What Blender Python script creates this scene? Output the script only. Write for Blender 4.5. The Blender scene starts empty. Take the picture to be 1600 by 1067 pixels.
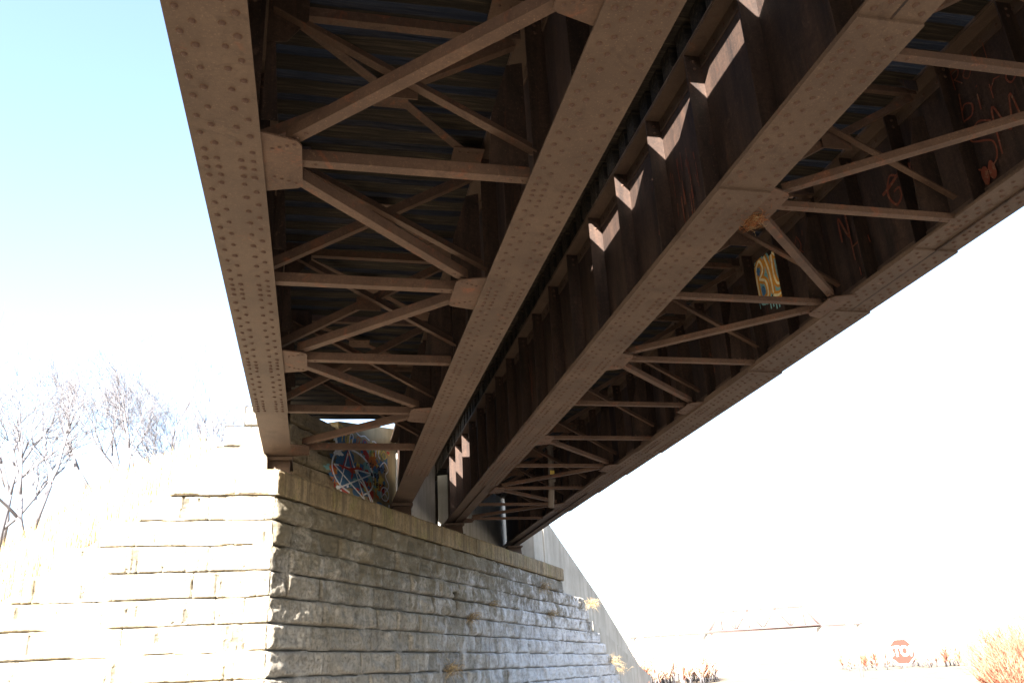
import bpy, math, random
import numpy as np
from mathutils import Vector, Matrix
R = math.radians
# ------------------------------------------------------------------ camera, world, sun, exposure
scene = bpy.context.scene
col = scene.collection
SUN_AZ, SUN_EL = 33.2, 30.0            # heading the light travels towards (from +Y to +X), elevation
cam_d = bpy.data.cameras.new('camera')
cam = bpy.data.objects.new('camera', cam_d); col.objects.link(cam)
cam_d.sensor_width = 36; cam_d.lens = 29.34; cam_d.clip_end = 4000; cam_d.clip_start = 0.05
r_ = (0.97564, -0.21347, -0.05053); u_ = (-0.03288, -0.37004, 0.92843); f_ = (0.21689, 0.90416, 0.36805)
cam.matrix_world = Matrix(((r_[0], u_[0], -f_[0], 0), (r_[1], u_[1], -f_[1], 0), (r_[2], u_[2], -f_[2], 0), (0, 0, 0, 1)))
scene.camera = cam
world = bpy.data.worlds.new('World'); scene.world = world; world.use_nodes = True
wn = world.node_tree.nodes; wl = world.node_tree.links
sky = wn.new('ShaderNodeTexSky'); sky.sky_type = 'NISHITA'; sky.sun_disc = False
sky.sun_elevation = R(SUN_EL); sky.sun_rotation = R(SUN_AZ + 180)
sky.air_density = 1.0; sky.dust_density = 2.5; sky.ozone_density = 1.0
bg = wn['Background']; bg.inputs['Strength'].default_value = 0.047
wl.new(sky.outputs[0], bg.inputs[0])
sun_d = bpy.data.lights.new('sun', 'SUN'); sun_d.energy = 5.0; sun_d.angle = R(0.5); sun_d.color = (1, 0.91, 0.80)
sun = bpy.data.objects.new('sun', sun_d); col.objects.link(sun)
sd = Vector((math.sin(R(SUN_AZ)) * math.cos(R(SUN_EL)), math.cos(R(SUN_AZ)) * math.cos(R(SUN_EL)), -math.sin(R(SUN_EL))))
sun.rotation_euler = sd.to_track_quat('-Z', 'Y').to_euler(); sun.location = (-20, -30, 30)
scene.view_settings.view_transform = 'Standard'; scene.view_settings.look = 'None'
scene.view_settings.exposure = 3.9; scene.view_settings.gamma = 1; scene.view_settings.use_curve_mapping = False
scene.cycles.max_bounces = 6; scene.cycles.diffuse_bounces = 5
scene.cycles.use_denoising = True
rng = random.Random(7); NR = np.random.RandomState(5)

# ------------------------------------------------------------------ mesh helpers
class MB:
    def __init__(s): s.v = []; s.f = []; s.m = []; s.sm = []
    def add(s, vs, fs, m=0, smooth=False):
        o = len(s.v); s.v.extend([tuple(v) for v in vs])
        for f in fs: s.f.append(tuple(i + o for i in f)); s.m.append(m); s.sm.append(smooth)
    def box(s, a, b, m=0):
        x0, y0, z0 = a; x1, y1, z1 = b
        s.add([(x0,y0,z0),(x1,y0,z0),(x1,y1,z0),(x0,y1,z0),(x0,y0,z1),(x1,y0,z1),(x1,y1,z1),(x0,y1,z1)],
              [(0,3,2,1),(4,5,6,7),(0,1,5,4),(1,2,6,5),(2,3,7,6),(3,0,4,7)], m)
    def prism(s, prof, p0, p1, ax, ay, m=0):
        """closed 2-D profile (counter clockwise in ax,ay) swept from p0 to p1"""
        p0, p1, ax, ay = map(Vector, (p0, p1, ax, ay)); n = len(prof)
        d = p1 - p0
        if ax.cross(ay).dot(d) < 0: prof = prof[::-1]
        vs = [p0 + ax*a + ay*b for a, b in prof] + [p1 + ax*a + ay*b for a, b in prof]
        fs = [(i, (i+1) % n, n + (i+1) % n, n + i) for i in range(n)]
        fs += [tuple(range(n))[::-1], tuple(range(n, 2*n))]
        s.add(vs, fs, m)
    def angle(s, p0, p1, out, up, a=0.09, b=0.09, t=0.012, m=0):
        """L section: heel at p0-p1, one leg along 'out' (length a), other along 'up' (length b)"""
        d = (Vector(p1) - Vector(p0)).normalized(); up = Vector(up); out = Vector(out)
        out = (out - d*out.dot(d)).normalized(); up = (up - d*up.dot(d) - out*up.dot(out)).normalized()
        s.prism([(0,0),(a,0),(a,t),(t,t),(t,b),(0,b)], p0, p1, out, up, m)
    def plate(s, pts, nrm, t, m=0):
        """flat polygon pts extruded by t along nrm"""
        nrm = Vector(nrm); pts = [Vector(p) for p in pts]; n = len(pts)
        a = Vector((0,0,0))
        for i in range(n): a += pts[i].cross(pts[(i+1) % n])
        if a.dot(nrm) > 0: pts = pts[::-1]
        vs = pts + [p + nrm*t for p in pts]
        fs = [tuple(range(n)), tuple(range(n, 2*n))[::-1]] + [((i+1) % n, i, n + i, n + (i+1) % n) for i in range(n)]
        s.add(vs, fs, m)
    def rivet(s, c, n, r=0.016, m=1):
        n = Vector(n); c = Vector(c); a = n.orthogonal().normalized(); b = n.cross(a); k = 8
        vs = []
        for rr, h in ((1, 0), (0.85, 0.42), (0.45, 0.66)):
            vs += [c + (a*math.cos(2*math.pi*i/k) + b*math.sin(2*math.pi*i/k))*r*rr + n*r*h for i in range(k)]
        vs.append(c + n*r*0.74)
        fs = [(j*k+i, j*k+(i+1) % k, (j+1)*k+(i+1) % k, (j+1)*k+i) for j in range(2) for i in range(k)]
        fs += [(2*k+i, 2*k+(i+1) % k, 3*k) for i in range(k)]
        s.add(vs, fs, m, True)
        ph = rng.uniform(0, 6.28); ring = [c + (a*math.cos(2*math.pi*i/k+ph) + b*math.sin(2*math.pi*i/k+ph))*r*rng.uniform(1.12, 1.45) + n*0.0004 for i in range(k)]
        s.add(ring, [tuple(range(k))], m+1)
    def tube(s, pts, rad, k=5, m=0):
        pts = [Vector(p) for p in pts]; o = []
        a = None
        for i, p in enumerate(pts):
            d = (pts[min(i+1, len(pts)-1)] - pts[max(i-1, 0)])
            d = d.normalized() if d.length > 1e-9 else Vector((0,0,1))
            a = (a - d*a.dot(d)).normalized() if a is not None and (a - d*a.dot(d)).length > 1e-6 else d.orthogonal().normalized()
            b = d.cross(a)
            o += [p + (a*math.cos(2*math.pi*j/k) + b*math.sin(2*math.pi*j/k))*rad[i] for j in range(k)]
        fs = [(i*k+j, i*k+(j+1) % k, (i+1)*k+(j+1) % k, (i+1)*k+j) for i in range(len(pts)-1) for j in range(k)]
        fs += [tuple(range(k))[::-1], tuple(range((len(pts)-1)*k, len(pts)*k))]
        s.add(o, fs, m, True)
    def build(s, name, mats, parent=None):
        me = bpy.data.meshes.new(name); me.from_pydata(s.v, [], s.f)
        mats = mats if isinstance(mats, (list, tuple)) else [mats]
        for mt in mats: me.materials.append(mt)
        me.polygons.foreach_set('material_index', [min(i, len(mats)-1) for i in s.m])
        me.polygons.foreach_set('use_smooth', s.sm)
        me.update()
        o = bpy.data.objects.new(name, me); col.objects.link(o)
        if parent: o.parent = parent
        return o
def np_mesh(name, verts, faces, mat, parent=None, smooth=True, attr=None):
    me = bpy.data.meshes.new(name)
    me.vertices.add(len(verts)); me.vertices.foreach_set('co', np.asarray(verts, np.float32).ravel())
    n = len(faces); k = faces.shape[1]
    me.loops.add(n*k); me.loops.foreach_set('vertex_index', faces.astype(np.int32).ravel())
    me.polygons.add(n); me.polygons.foreach_set('loop_start', np.arange(0, n*k, k, dtype=np.int32))
    me.polygons.foreach_set('loop_total', np.full(n, k, np.int32))
    me.polygons.foreach_set('use_smooth', np.full(n, smooth))
    me.materials.append(mat); me.update(calc_edges=True); me.validate()
    if attr is not None:
        a = me.attributes.new('tone', 'FLOAT', 'POINT'); a.data.foreach_set('value', np.asarray(attr, np.float32))
    o = bpy.data.objects.new(name, me); col.objects.link(o)
    if parent: o.parent = parent
    return o
def thing(name, label, cat, loc=(0,0,0), group=None, kind=None):
    o = bpy.data.objects.new(name, None); col.objects.link(o); o.location = loc; o.empty_display_size = 0.3
    return tag(o, label, cat, group, kind)
def tag(o, label=None, cat=None, group=None, kind=None):
    if label: o['label'] = label
    if cat: o['category'] = cat
    if group: o['group'] = group
    if kind: o['kind'] = kind
    return o
def vnoise(x, y, seed, n=64):
    g = np.random.RandomState(seed).rand(n, n)
    xi = np.floor(x).astype(int); yi = np.floor(y).astype(int); fx = x - xi; fy = y - yi
    fx = fx*fx*(3-2*fx); fy = fy*fy*(3-2*fy)
    a = g[xi % n, yi % n]; b = g[(xi+1) % n, yi % n]; c = g[xi % n, (yi+1) % n]; d = g[(xi+1) % n, (yi+1) % n]
    return (a*(1-fx)+b*fx)*(1-fy) + (c*(1-fx)+d*fx)*fy
def fbm(x, y, seed, o=4, g=0.5):
    s = 0; a = 1; t = 0
    for i in range(o): s = s + a*vnoise(x*2**i, y*2**i, seed+i); t += a; a *= g
    return s/t

# ------------------------------------------------------------------ materials
class NT:
    def __init__(s, name, rough=0.8, spec=0.3):
        s.mat = bpy.data.materials.new(name); s.mat.use_nodes = True
        s.n = s.mat.node_tree.nodes; s.l = s.mat.node_tree.links
        s.b = s.n['Principled BSDF']; s.b.inputs['Roughness'].default_value = rough
        s.b.inputs['Specular IOR Level'].default_value = spec
        s.tc = s.n.new('ShaderNodeTexCoord').outputs['Object']
    def noise(s, scale, detail=5, rough=0.6, stretch=None, dist=0):
        t = s.n.new('ShaderNodeTexNoise'); t.inputs['Scale'].default_value = scale
        t.inputs['Detail'].default_value = detail; t.inputs['Roughness'].default_value = rough
        t.inputs['Distortion'].default_value = dist
        if stretch:
            m = s.n.new('ShaderNodeMapping'); m.inputs['Scale'].default_value = stretch
            s.l.new(s.tc, m.inputs[0]); s.l.new(m.outputs[0], t.inputs[0])
        else: s.l.new(s.tc, t.inputs[0])
        return t.outputs[0]
    def ramp(s, src, stops):
        r = s.n.new('ShaderNodeValToRGB'); e = r.color_ramp.elements
        while len(e) < len(stops): e.new(0.5)
        for i, (p, c) in enumerate(stops):
            e[i].position = p; e[i].color = (*c, 1) if len(c) == 3 else c
        s.l.new(src, r.inputs[0]); return r.outputs[0]
    def mix(s, fac, a, b, mode='MIX'):
        m = s.n.new('ShaderNodeMix'); m.data_type = 'RGBA'; m.blend_type = mode
        for v, i in ((fac, 0), (a, 6), (b, 7)):
            if isinstance(v, (int, float)): m.inputs[i].default_value = v
            elif isinstance(v, tuple): m.inputs[i].default_value = (*v, 1)
            else: s.l.new(v, m.inputs[i])
        return m.outputs[2]
    def math(s, op, a, b=0.0):
        m = s.n.new('ShaderNodeMath'); m.operation = op; m.use_clamp = True
        for v, i in ((a, 0), (b, 1)):
            if isinstance(v, (int, float)): m.inputs[i].default_value = v
            else: s.l.new(v, m.inputs[i])
        return m.outputs[0]
    def out(s, c, bump=None, strength=0.3, dist=0.01):
        if isinstance(c, tuple): s.b.inputs['Base Color'].default_value = (*c, 1)
        else: s.l.new(c, s.b.inputs['Base Color'])
        if bump is not None:
            b = s.n.new('ShaderNodeBump'); b.inputs['Strength'].default_value = strength
            b.inputs['Distance'].default_value = dist
            s.l.new(bump, b.inputs['Height']); s.l.new(b.outputs[0], s.b.inputs['Normal'])
        return s.mat
def g3(v): return (v, v, v)
def steel_mat(name, base, dark, rust, streak=None, rustlo=0.62):
    t = NT(name, 0.72, 0.22)
    big = t.noise(1.7, 6, 0.65, streak); fine = t.noise(38, 4, 0.7); rs = t.noise(5.5, 8, 0.72, streak, 0.6)
    c = t.mix(t.ramp(big, [(0.3, g3(0)), (0.72, g3(1))]), dark, base)
    c = t.mix(t.ramp(rs, [(rustlo, g3(0)), (rustlo+0.12, g3(0.8))]), c, rust)
    sp = t.ramp(t.noise(90, 2, 0.5), [(0.62, g3(0)), (0.72, g3(0.55))])
    c = t.mix(sp, c, (base[0]*1.9, base[1]*1.85, base[2]*1.8))
    c = t.mix(t.ramp(fine, [(0.35, g3(0.45)), (0.6, g3(0))]), c, dark)
    sc = t.noise(2.6, 9, 0.8, (1, 1, 1), 1.6)
    c = t.mix(t.ramp(sc, [(0.60, g3(0)), (0.66, g3(0.45))]), c, (base[0]*1.7, base[1]*1.75, base[2]*1.8))
    gr_ = t.noise(3.3, 7, 0.75, None, 0.8)
    c = t.mix(t.ramp(gr_, [(0.54, g3(0)), (0.70, g3(0.6))]), c, (dark[0]*0.55, dark[1]*0.5, dark[2]*0.5))
    return t.out(c, t.math('ADD', fine, t.noise(4, 3, 0.5)), 0.45, 0.005)
M = {}
M['steel'] = steel_mat('weathered brown painted steel', (0.080, 0.055, 0.040), (0.046, 0.031, 0.024), (0.115, 0.045, 0.024), None, 0.61)
M['web'] = steel_mat('streaked brown web plate', (0.050, 0.030, 0.022), (0.008, 0.006, 0.006), (0.08, 0.027, 0.014), (5, 5, 0.55), 0.60)
M['brace'] = steel_mat('rust brown bracing steel', (0.086, 0.053, 0.037), (0.038, 0.023, 0.017), (0.13, 0.045, 0.022), None, 0.56)
M['ring'] = NT('dark ring round rivet', 0.85, 0.1).out((0.070, 0.043, 0.030))  # plain brown disc, slightly darker than the steel paint
M['rivet'] = NT('rusted rivet head', 0.7, 0.3).out((0.046, 0.025, 0.018))
t = NT('creosoted timber', 0.85, 0.2)
gr = t.noise(3, 7, 0.7, (0.5, 9, 9)); 
c = t.ramp(gr, [(0.25, (0.005, 0.0042, 0.004)), (0.48, (0.014, 0.0115, 0.009)), (0.62, (0.04, 0.031, 0.021)), (0.74, (0.12, 0.092, 0.056))])
oi = t.n.new('ShaderNodeObjectInfo')
c = t.mix(t.ramp(oi.outputs['Random'], [(0.4, g3(0)), (0.98, g3(0.5))]), c, (0.007, 0.006, 0.005))
M['tie'] = t.out(c, gr, 0.8, 0.02)
def stone_mat(name, base, dark, warm, white, grime=1.0, along=False):
    t = NT(name, 0.9, 0.15)
    mott = t.noise(2.2, 8, 0.7); fine = t.noise(24, 6, 0.75); st = t.noise(1.0, 7, 0.7, (7, 7, 0.9)); st2 = t.noise(1.3, 6, 0.7, (4, 4, 0.7), 0.5)
    c = t.mix(t.ramp(mott, [(0.3, g3(0)), (0.7, g3(1))]), dark, base)
    c = t.mix(t.ramp(t.noise(0.45, 5, 0.65), [(0.42, g3(0)), (0.62, g3(0.75))]), c, warm)
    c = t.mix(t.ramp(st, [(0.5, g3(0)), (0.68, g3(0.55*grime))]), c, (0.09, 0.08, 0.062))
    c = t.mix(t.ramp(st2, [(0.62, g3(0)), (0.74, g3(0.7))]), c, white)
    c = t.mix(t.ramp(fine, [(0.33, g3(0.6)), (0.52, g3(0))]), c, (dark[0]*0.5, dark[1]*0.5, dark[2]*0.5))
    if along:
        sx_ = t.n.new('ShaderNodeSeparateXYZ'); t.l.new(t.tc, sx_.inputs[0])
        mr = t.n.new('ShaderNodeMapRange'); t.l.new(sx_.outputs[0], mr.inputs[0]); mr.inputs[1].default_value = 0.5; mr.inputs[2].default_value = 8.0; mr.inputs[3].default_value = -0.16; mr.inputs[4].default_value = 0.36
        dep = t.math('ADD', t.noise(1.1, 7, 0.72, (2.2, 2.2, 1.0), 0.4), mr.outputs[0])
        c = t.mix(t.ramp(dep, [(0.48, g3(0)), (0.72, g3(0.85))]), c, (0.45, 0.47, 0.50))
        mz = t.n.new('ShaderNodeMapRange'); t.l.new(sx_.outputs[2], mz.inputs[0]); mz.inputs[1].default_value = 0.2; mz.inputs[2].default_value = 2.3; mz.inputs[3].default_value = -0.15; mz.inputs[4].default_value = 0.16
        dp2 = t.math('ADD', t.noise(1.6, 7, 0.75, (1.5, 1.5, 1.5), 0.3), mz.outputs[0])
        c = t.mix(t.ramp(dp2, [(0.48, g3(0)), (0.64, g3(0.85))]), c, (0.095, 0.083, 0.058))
    a = t.n.new('ShaderNodeAttribute'); a.attribute_name = 'tone'
    c = t.mix(t.ramp(a.outputs['Fac'], [(0.0, g3(0.32)), (0.5, g3(0.85)), (1.0, g3(1.15))]), g3(0.0), c) if False else t.mix(1.0, c, t.ramp(a.outputs['Fac'], [(0.0, g3(0.06)), (0.3, g3(0.62)), (1.0, g3(1.0))]), 'MULTIPLY')
    return t.out(c, t.math('ADD', fine, t.math('MULTIPLY', t.noise(7, 6, 0.8, (1, 1, 2.6)), 1.0)), 1.0, 0.035)
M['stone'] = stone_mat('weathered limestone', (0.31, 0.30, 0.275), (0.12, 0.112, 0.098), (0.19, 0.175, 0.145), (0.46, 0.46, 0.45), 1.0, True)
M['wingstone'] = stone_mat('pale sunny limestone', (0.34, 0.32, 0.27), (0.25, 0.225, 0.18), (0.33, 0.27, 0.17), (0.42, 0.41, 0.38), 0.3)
M['backstone'] = stone_mat('brown backwall stone', (0.42, 0.35, 0.24), (0.24, 0.19, 0.12), (0.32, 0.24, 0.13), (0.5, 0.47, 0.42), 0.5)
M['mortar'] = NT('dark mortar joint', 0.95, 0.1).out((0.075, 0.066, 0.05))
t = NT('mossy cap stone', 0.9, 0.15)
st = t.noise(1, 7, 0.7, (8, 8, 0.6)); mo = t.noise(1.1, 6, 0.7); fi = t.noise(22, 6, 0.75)
c = t.mix(t.ramp(mo, [(0.35, g3(0)), (0.65, g3(1))]), (0.12, 0.09, 0.05), (0.22, 0.18, 0.12))
c = t.mix(t.ramp(t.noise(1.6, 6, 0.7), [(0.52, g3(0)), (0.68, g3(0.7))]), c, (0.13, 0.135, 0.045))
c = t.mix(t.ramp(st, [(0.44, g3(0)), (0.6, g3(0.85))]), c, (0.075, 0.062, 0.045))
c = t.mix(t.ramp(t.noise(2.3, 7, 0.75, None, 0.6), [(0.55, g3(0)), (0.7, g3(0.7))]), c, (0.045, 0.04, 0.03))
c = t.mix(t.ramp(fi, [(0.35, g3(0.55)), (0.52, g3(0))]), c, (0.06, 0.05, 0.035))
M['cap'] = t.out(c, fi, 0.6, 0.012)
def conc_mat(name, base, dark, seamscale=0):
    t = NT(name, 0.88, 0.2)
    st = t.noise(1, 7, 0.7, (5, 5, 0.35)); mo = t.noise(0.8, 6, 0.65); fi = t.noise(30, 5, 0.7)
    c = t.mix(t.ramp(mo, [(0.35, g3(0)), (0.68, g3(1))]), dark, base)
    c = t.mix(t.ramp(st, [(0.48, g3(0)), (0.68, g3(0.6))]), c, (dark[0]*0.6, dark[1]*0.58, dark[2]*0.5))
    c = t.mix(t.ramp(fi, [(0.36, g3(0.4)), (0.5, g3(0))]), c, dark)
    return t.out(c, fi, 0.35, 0.006)
M['conc'] = conc_mat('board marked grey concrete', (0.34, 0.335, 0.31), (0.23, 0.225, 0.205))
M['concback'] = conc_mat('stained brown concrete', (0.38, 0.32, 0.20), (0.24, 0.20, 0.12))
def paint(name, c, rough=0.7):
    t = NT(name, rough, 0.25); n = t.noise(9, 5, 0.7)
    return t.out(t.mix(t.ramp(t.noise(14, 7, 0.8, None, 0.7), [(0.52, g3(0)), (0.66, g3(0.55))]), t.mix(t.ramp(n, [(0.35, g3(0.45)), (0.6, g3(0))]), c, tuple(v*0.5 for v in c)), (0.16, 0.13, 0.09)))
for k, c in dict(white=(0.75,0.78,0.8), blue=(0.06,0.16,0.30), red=(0.4,0.05,0.04), orange=(0.5,0.16,0.03), yellow=(0.55,0.42,0.1), black=(0.02,0.02,0.025),
                 teal=(0.20,0.42,0.42), cream=(0.80,0.72,0.42), gold=(0.62,0.27,0.03), chalk=(0.10,0.026,0.013), green=(0.12,0.22,0.06)).items():
    M[k] = paint('spray paint ' + k, c)

# ------------------------------------------------------------------ setting: ground
AX, AY = -0.622, 11.899
TA = R(31); T = Vector((math.sin(TA), math.cos(TA), 0)); N = Vector((math.cos(TA), -math.sin(TA), 0))
def P(t, s, z): return Vector((AX, AY, 0)) + T*t - N*s + Vector((0, 0, z))
def smooth(a, b, x):
    x = np.clip((x-a)/(b-a), 0, 1); return x*x*(3-2*x)
def height(X, Y):
    dx, dy = X-AX, Y-AY
    tt = dx*T.x + dy*T.y; ss = -(dx*N.x + dy*N.y)
    rr = np.sqrt(X*X+Y*Y)
    flat = -1.6 - 0.95*smooth(12, 30, rr) + 0.12*(fbm(X*0.15+50, Y*0.15+50, 11)-0.5)
    left = 2.52 + 0.75*(X+2.0) + 0.46*(Y-12.2) + 0.35*(fbm(X*0.6+90, Y*0.6+90, 3)-0.5)
    topc = 4.15 + 0.42*np.maximum(0, -(X+2.5)); topc = np.minimum(topc, 6.3)
    left = np.minimum(left, topc)
    left = np.where(Y > 26, left - 0.15*(Y-26), left)
    right = 3.95 - 0.355*(tt-15.5)
    inside = np.where(X < AX-0.1, Y > 12.2, (ss > np.where(tt < 13, 1.35, 0.7)))
    hill = np.minimum(left, np.where(tt > 15.5, right, 9)); hill = np.maximum(hill, flat)
    return np.where(inside, hill, flat)
def axis(parts):
    o = []
    for a, b, st in parts: o += list(np.arange(a, b, st))
    return np.array(o)
gx = axis([(-1500,-300,150),(-300,-60,30),(-60,-14,4),(-14,-1.4,0.3),(-1.4,18,0.3),(18,60,3),(60,300,24),(300,2100,150)])
gy = axis([(-1500,-300,150),(-300,-40,30),(-40,8,3),(8,42,0.3),(42,90,3),(90,300,24),(300,2400,150)])
GX, GY = np.meshgrid(gx, gy, indexing='ij'); GZ = height(GX, GY)
nx, ny = GX.shape; idx = np.arange(nx*ny).reshape(nx, ny)
fc = np.stack([idx[:-1,:-1], idx[1:,:-1], idx[1:,1:], idx[:-1,1:]], -1).reshape(-1, 4)
t = NT('pale dusty gravel ground', 0.95, 0.1)
n1 = t.noise(0.6, 8, 0.7); n2 = t.noise(14, 6, 0.75)
c = t.mix(t.ramp(n1, [(0.35, g3(0)), (0.65, g3(1))]), (0.095, 0.08, 0.06), (0.145, 0.125, 0.10))
c = t.mix(t.ramp(n2, [(0.35, g3(0.5)), (0.55, g3(0))]), c, (0.07, 0.057, 0.04))
M['ground'] = t.out(c, n2, 0.6, 0.03)
ground = np_mesh('ground', np.stack([GX, GY, GZ], -1).reshape(-1, 3), fc, M['ground'])
tag(ground, kind='structure')
def gz(x, y): return float(height(np.array([float(x)]), np.array([float(y)]))[0])

# ------------------------------------------------------------------ bridge spans
ZB = 3.08            # underside of the lowest cover plate
ZT = 4.512           # underside of the top flange
def edge_y(x): return AY + (x-AX)*T.y/T.x
GIR = dict(left_outer=-0.632, left_inner=1.503, right_inner=2.862, right_outer=4.985)
Y0 = -6.0
def girder(x, span, side, y_cov, cov, pitch, stiff_y, w=0.203, out_stiff=True, rr=0.0185):
    """side = +1 when the inside of the span lies towards +x"""
    y1 = edge_y(x) + 1.4
    web = MB(); web.box((x-0.007, Y0, ZB+0.03), (x+0.007, y1, ZT+0.02))
    g = web.build('girder', M['web'], span)
    n = len(cov); zf = ZB + 0.016*n
    fl = MB()                                             # bottom flange: two angles under the web and a base plate
    fl.box((x-w+0.012, Y0, zf), (x+w-0.012, y1, zf+0.018))
    for sg in (-1, 1):
        fl.angle((x+sg*0.008, Y0, zf+0.019), (x+sg*0.008, y1, zf+0.019), (sg, 0, 0), (0, 0, 1), 0.165, 0.15, 0.016)
        yy = Y0 + 0.1
        while yy < y1:
            if yy > 2.2: fl.rivet((x+sg*0.024, yy, zf+0.019+0.095), (sg, 0, 0), rr, 1)
            yy += pitch*0.9
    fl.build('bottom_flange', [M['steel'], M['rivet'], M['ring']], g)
    for k, (a, b) in enumerate(cov):                      # k = 0 is the uppermost plate
        cp = MB(); zt = zf - 0.016*k
        cp.box((x-w-0.004*k*0, a, zt-0.016), (x+w, b, zt-0.0005))
        cps = cp
        nxt = cov[k+1] if k+1 < n else None
        def bare(y): return nxt is None or not (nxt[0]-0.02 <= y <= nxt[1]+0.02)
        yy = max(a, 2.2) + 0.06; i = 0
        while yy < b - 0.03:
            tight = min(abs(yy-c0) for c0 in y_cov) < 0.16 or (b-yy) < 0.55
            for o_, off in ((0.142, 0.0), (0.072, 0.5)):
                for sg in (-1, 1):
                    y2 = yy + off*pitch
                    if bare(y2) and y2 < b - 0.02: cp.rivet((x+sg*o_ + rng.uniform(-1,1)*0.003, y2 + rng.uniform(-1,1)*0.006, zt-0.016), (0, 0, -1), rr*rng.uniform(0.86, 1.12), 1)
            yy += pitch*(0.55 if tight else 1.0)
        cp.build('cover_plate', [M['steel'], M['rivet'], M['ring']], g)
    tf = MB(); wt = 0.16
    tf.box((x-wt, Y0, ZT+0.012), (x+wt, y1, ZT+0.03))
    for sg in (-1, 1):
        tf.angle((x+sg*0.008, Y0, ZT+0.011), (x+sg*0.008, y1, ZT+0.011), (sg, 0, 0), (0, 0, -1), 0.145, 0.12, 0.011)
        yy = 2.6
        while yy < y1: tf.rivet((x+sg*0.019, yy, ZT-0.06), (sg, 0, 0), 0.014, 1); yy += 0.17
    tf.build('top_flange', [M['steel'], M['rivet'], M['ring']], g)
    for y in stiff_y:
        for sg in (-1, 1):
            if y > y1 - 0.1: continue
            s = MB(); d = 0.15
            s.box((x+sg*0.0075 if sg > 0 else x-d, y-0.006, zf+0.036), (x+d if sg > 0 else x-0.0075, y+0.006, ZT-0.001))
            s.box((x+sg*0.0085 if sg > 0 else x-0.019, y+0.007, zf+0.19), (x+0.019 if sg > 0 else x-0.0085, y+0.085, ZT-0.13))
            for q in range(8): s.rivet((x+sg*0.019, y+0.048, zf+0.27+q*0.13), (sg, 0, 0), 0.014, 1)
            for q in range(2): s.rivet((x+sg*0.075, y-0.006, ZT-0.06-q*0.07), (0, -1, 0), 0.013, 1)
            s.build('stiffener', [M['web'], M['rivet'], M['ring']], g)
    return g
def fr(a, b, st):
    o = []
    while a < b: o.append(round(a, 3)); a += st
    return o
spanL = thing('bridge_span', 'riveted brown steel girder span on the left carrying the first deck, with flat cross bracing', 'bridge', (0.43, 0, ZB))
spanR = thing('bridge_span', 'riveted brown girder span on the right, orange scribbles and painted letters on its web', 'bridge', (3.92, 0, ZB))
for s_ in (spanL, spanR): s_.location = (0, 0, 0)
YL = [2.87, 4.71, 6.52, 8.36, 10.2, 12.0]
YR = [3.19, 4.82, 6.45, 8.1, 9.72, 11.37, 13.1, 14.86, 16.4, 18.0]
gL1 = girder(GIR['left_outer'], spanL, 1, YL, [(Y0, 10.13)], 0.172, fr(2.87, 12.4, 0.92))
gL2 = girder(GIR['left_inner'], spanL, -1, YL, [(Y0, 13.6)], 0.131, fr(2.87, 15.5, 0.92), rr=0.0165)
gR1 = girder(GIR['right_inner'], spanR, 1, YR, [(Y0, 14.5), (2.94, 12.8), (4.60, 11.0)], 0.125, fr(3.18, 18, 0.86), rr=0.0165)
gR2 = girder(GIR['right_outer'], spanR, -1, YR, [(Y0, 17.2), (5.31, 15.2), (6.55, 13.6), (8.26, 12.0)], 0.125, fr(3.97, 21, 0.69), w=0.215, rr=0.0165)

def strut(y, xa, xb, span, a=0.08, b=0.085, z=3.125):
    m = MB(); m.angle((xa, y, z), (xb, y, z), (0, 1, 0), (0, 0, 1), a, b, 0.010)
    for x in (xa+0.05, xa+0.13, xb-0.05, xb-0.13): m.rivet((x, y+a*0.55, z), (0, 0, -1), 0.012, 1)
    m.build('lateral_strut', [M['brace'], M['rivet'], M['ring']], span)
def diag(p, q, span, z=3.139, w=0.08, b=0.085):
    p = Vector(p); q = Vector(q); d = (q-p).normalized(); o = Vector((-d.y, d.x, 0)); 
    if o.y < 0: o = -o
    m = MB(); m.angle((p.x, p.y, z), (q.x, q.y, z), o, (0, 0, 1), w, b, 0.010)
    for k in (0.06, 0.14):
        for a in (p + d*k + o*w*0.5, q - d*k + o*w*0.5): m.rivet((a.x, a.y, z), (0, 0, -1), 0.013, 1)
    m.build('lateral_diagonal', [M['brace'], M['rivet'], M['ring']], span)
def gusset(x, y, sg, span, z=3.10, dx=0.24, dy=0.27):
    """x = flange edge, sg = direction into the bay"""
    m = MB(); x0 = x - sg*0.03; x1 = x + sg*dx
    m.plate([(x0, y-dy-0.07, z), (x1-sg*0.03, y-dy, z), (x1, y-dy+0.05, z), (x1, y+dy-0.03, z), (x1-sg*0.03, y+dy, z), (x0, y+dy+0.07, z)], (0, 0, 1), 0.011)
    for k in range(4):
        m.rivet((x+sg*(0.06+0.045*k), y-dy+0.10-0.02*k, z), (0, 0, -1), 0.0125, 1); m.rivet((x+sg*(0.06+0.045*k), y+dy-0.12+0.02*k, z), (0, 0, -1), 0.0125, 1)
    m.build('gusset_plate', [M['brace'], M['rivet'], M['ring']], span)
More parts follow.
